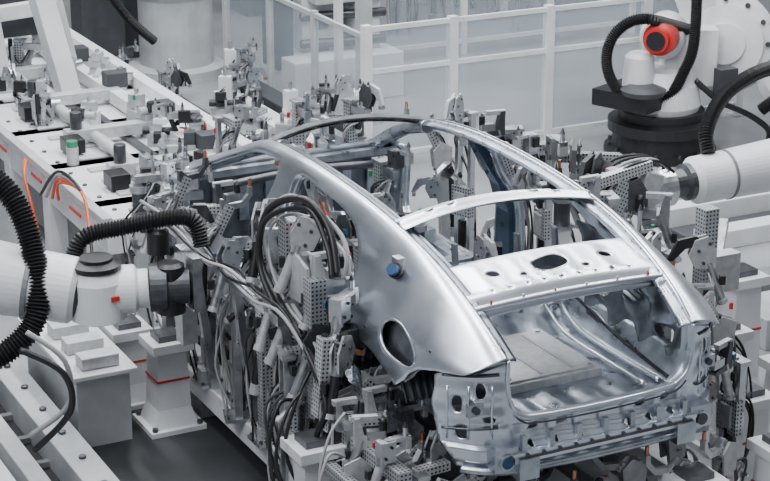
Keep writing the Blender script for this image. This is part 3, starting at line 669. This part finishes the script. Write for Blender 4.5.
b.beam(q+V((-.4,-.1,.2)),q+V((-.9,-.1,.12)),.07,.07,'perfw');b.beam(q+V((-.4,.25,.15)),q+V((-.85,.35,.2)),.07,.07,'perf')
b.box(q+V((-.62,-.12,-.02)),(.22,.05,.26),'perf',Matrix.Rotation(.5,3,'Y'))
for j in range(4):b.tube([q+V((-.2,.05*j-.1,.12)),q+V((-.35,.05*j-.1,.22)),q+V((-.6,.06*j-.1,.20)),q+V((-.8,.05*j-.1,.0))],.011,['black','cable','black','black'][j],6)
for j in range(6):clampj(b,r6,Matrix.Translation(q+V((-.42-.09*j,-.25+.12*j,-.12+.07*j)))@Matrix.Rotation(2.5+j*.4,4,'Z'),1.25)
b.beam((1.35,.95,.9),(1.35,.95,1.75),.10,.10,'perf');b.beam((1.38,.95,.9),(1.75,1.3,1.5),.05,.08,'mach');b.box((1.5,1.0,1.3),(.24,.10,.24),'cast')
b.beam((1.35,.95,.3),(1.35,.95,.9),.12,.12,'cream')
for z in(1.0,1.2,1.45):clampj(b,r6,Matrix.Translation((1.28,.85,z))@Matrix.Rotation(2.8,4,'Z'),1.1)
b.obj('robot_gripper')
b=MB()
xs=[2.45,3.37,4.45,5.6,6.8]
for x in xs:b.box((x,7.75,.70),(.085,.085,1.40),'white');b.box((x,7.75,.01),(.16,.16,.02),'cream')
for i in range(len(xs)-1):
    x0,x1=xs[i],xs[i+1]
    for z in(.12,.95,1.36):b.box(((x0+x1)/2,7.75,z),(x1-x0-.06,.04,.045),'white')
    b.box(((x0+x1)/2,7.75,.74),(x1-x0-.08,.008,1.2),'glass')
for y in (8.9,10,11.2):
    b.box((2.45,y,.66),(.06,.06,1.32),'cream')
b.box((2.45,9.5,1.28),(.04,3.4,.045),'cream');b.box((2.45,9.5,.7),(.008,3.3,1.12),'glass')
for x in (4.4,5.6,6.8,8.0,9.2):b.box((x,11.5,.75),(.07,.07,1.5),'white')
for z in(.15,1.47):b.box((6.8,11.5,z),(4.8,.04,.05),'white')
b.box((6.8,11.5,.8),(4.8,.008,1.3),'glass')
b.obj('safety_fence')
b=MB()
for z,y in((.1,5.0),(.08,4.4)):b.box((5.5,y,z),(3.2,.2,z*2),'white')
b.box((5.4,4.7,.03),(3,.3,.06),'dgrey');b.box((3.9,2.6,.12),(1.8,.5,.24),'cream');b.box((4.4,3.4,.06),(3,.3,.12),'grey')
b.box((3.2,1.6,.3),(1.0,.6,.6),'cream');b.obj('floor_beam',bevel=.008)
b=MB()
b.beam((-.18,8.55,.8),(-.48,8.9,2.5),.24,.18,'white');b.beam((-.62,9.3,.8),(-.80,9.4,2.5),.24,.18,'white')
b.beam((.1,9.4,.8),(-.15,9.7,2.5),.18,.16,'cream')
b.box((-.2,8.55,.83),(.4,.36,.06),'cream');b.box((-.62,9.3,.83),(.4,.36,.06),'cream')
b.beam((-.75,9.3,1.5),(.05,9.5,1.5),.1,.14,'white')
b.box((-.3,9.7,1.4),(.5,.16,.4),'dgrey')
b.obj('white_support_frame',bevel=.01)
b=MB();b.lathe((2.2,12.1,0),(0,0,1),[(0,.55),(.12,.55),(.15,.42),(.9,.42),(.95,.46),(1.2,.46),(1.25,.38),(2,.36)],'cream',32)
b.box((1.45,12.6,.8),(.5,.4,1.6),'dgrey');b.box((1.45,12.0,1.25),(.2,.14,.14),'red');b.lathe((2.1,11.7,1.4),(-.4,-.9,0),[(0,.25),(.2,.25),(.22,.15)],'white')
b.tube([(1.5,12,1.6),(1.3,11.8,1.2),(1.5,11.7,.8),(1.8,11.7,.5)],.05,'rubber',10,ribs=.02)
b.obj('industrial_robot')
b=MB();b.box((3.25,10.7,1.2),(.42,.42,2.4),'white');b.box((3.75,10.5,1.2),(.3,.35,2.4),'white');b.box((3.4,10.5,.25),(1.3,.9,.5),'white')
b.box((3.5,10.4,1.2),(.8,.3,.3),'cream');b.box((2.80,10.6,.8),(.2,.4,.9),'dgrey');b.box((3.5,10.75,1.0),(.12,.2,1.6),'black')
for z in(.6,.9,1.5):b.cyl((3.0,10.45,z),(3.95,10.3,z),.05,'dsteel')
for z in(.5,.8,1.1,1.4):b.box((3.25,10.48,z),(.2,.03,.12),'grey')
b.box((1.95,13.3,.9),(.5,.5,1.8),'dgrey')
b.obj('press_machine',bevel=.012)
b=MB();b.box((3.19,9.3,1.3),(.13,.13,2.6),'cream');b.box((3.0,9.5,1.3),(.06,.1,2.6),'white');b.box((3.19,9.3,.02),(.3,.3,.04),'cream');b.obj('steel_post')
for i in range(24):
    x=rnd.uniform(1.0,2.2);y=rnd.uniform(6.0,11.0);
    fobj('clamping_fixture',(x,y,.0),rnd.uniform(.45,.8),rnd.uniform(0,6),500+i,arm=.3,kind=[4,2,0,3,4,2][i%6])
for i in range(30):
    x=rnd.uniform(4.2,9.0);y=rnd.uniform(12.1,14.2);
    fobj('clamping_fixture',(x,y,.0),rnd.uniform(.8,1.5),rnd.uniform(0,6),600+i,arm=.3)
b=MB()
for i,(x,y,h) in enumerate([(4.5,14.8,1.6),(5.6,14.9,1.4),(6.9,14.7,1.2),(8.0,14.6,1.4),(2.6,14.5,1.6),(9.6,13,1.3)]):
    b.box((x,y,h/2),(.8,.6,h),['dgrey','cream','grey','dgrey','grey','cream'][i]);b.box((x,y-.31,h*.6),(.5,.02,h*.4),'black')
b.obj('control_cabinet',bevel=.01)
b=MB()
for i in range(4):
    x=1.1+i*.36;b.box((x,8.8+.5*math.sin(i*3),.2),(.24,2.2,.4),['white','grey','white','dgrey'][i])
b.obj('machine_base_block',bevel=.01)
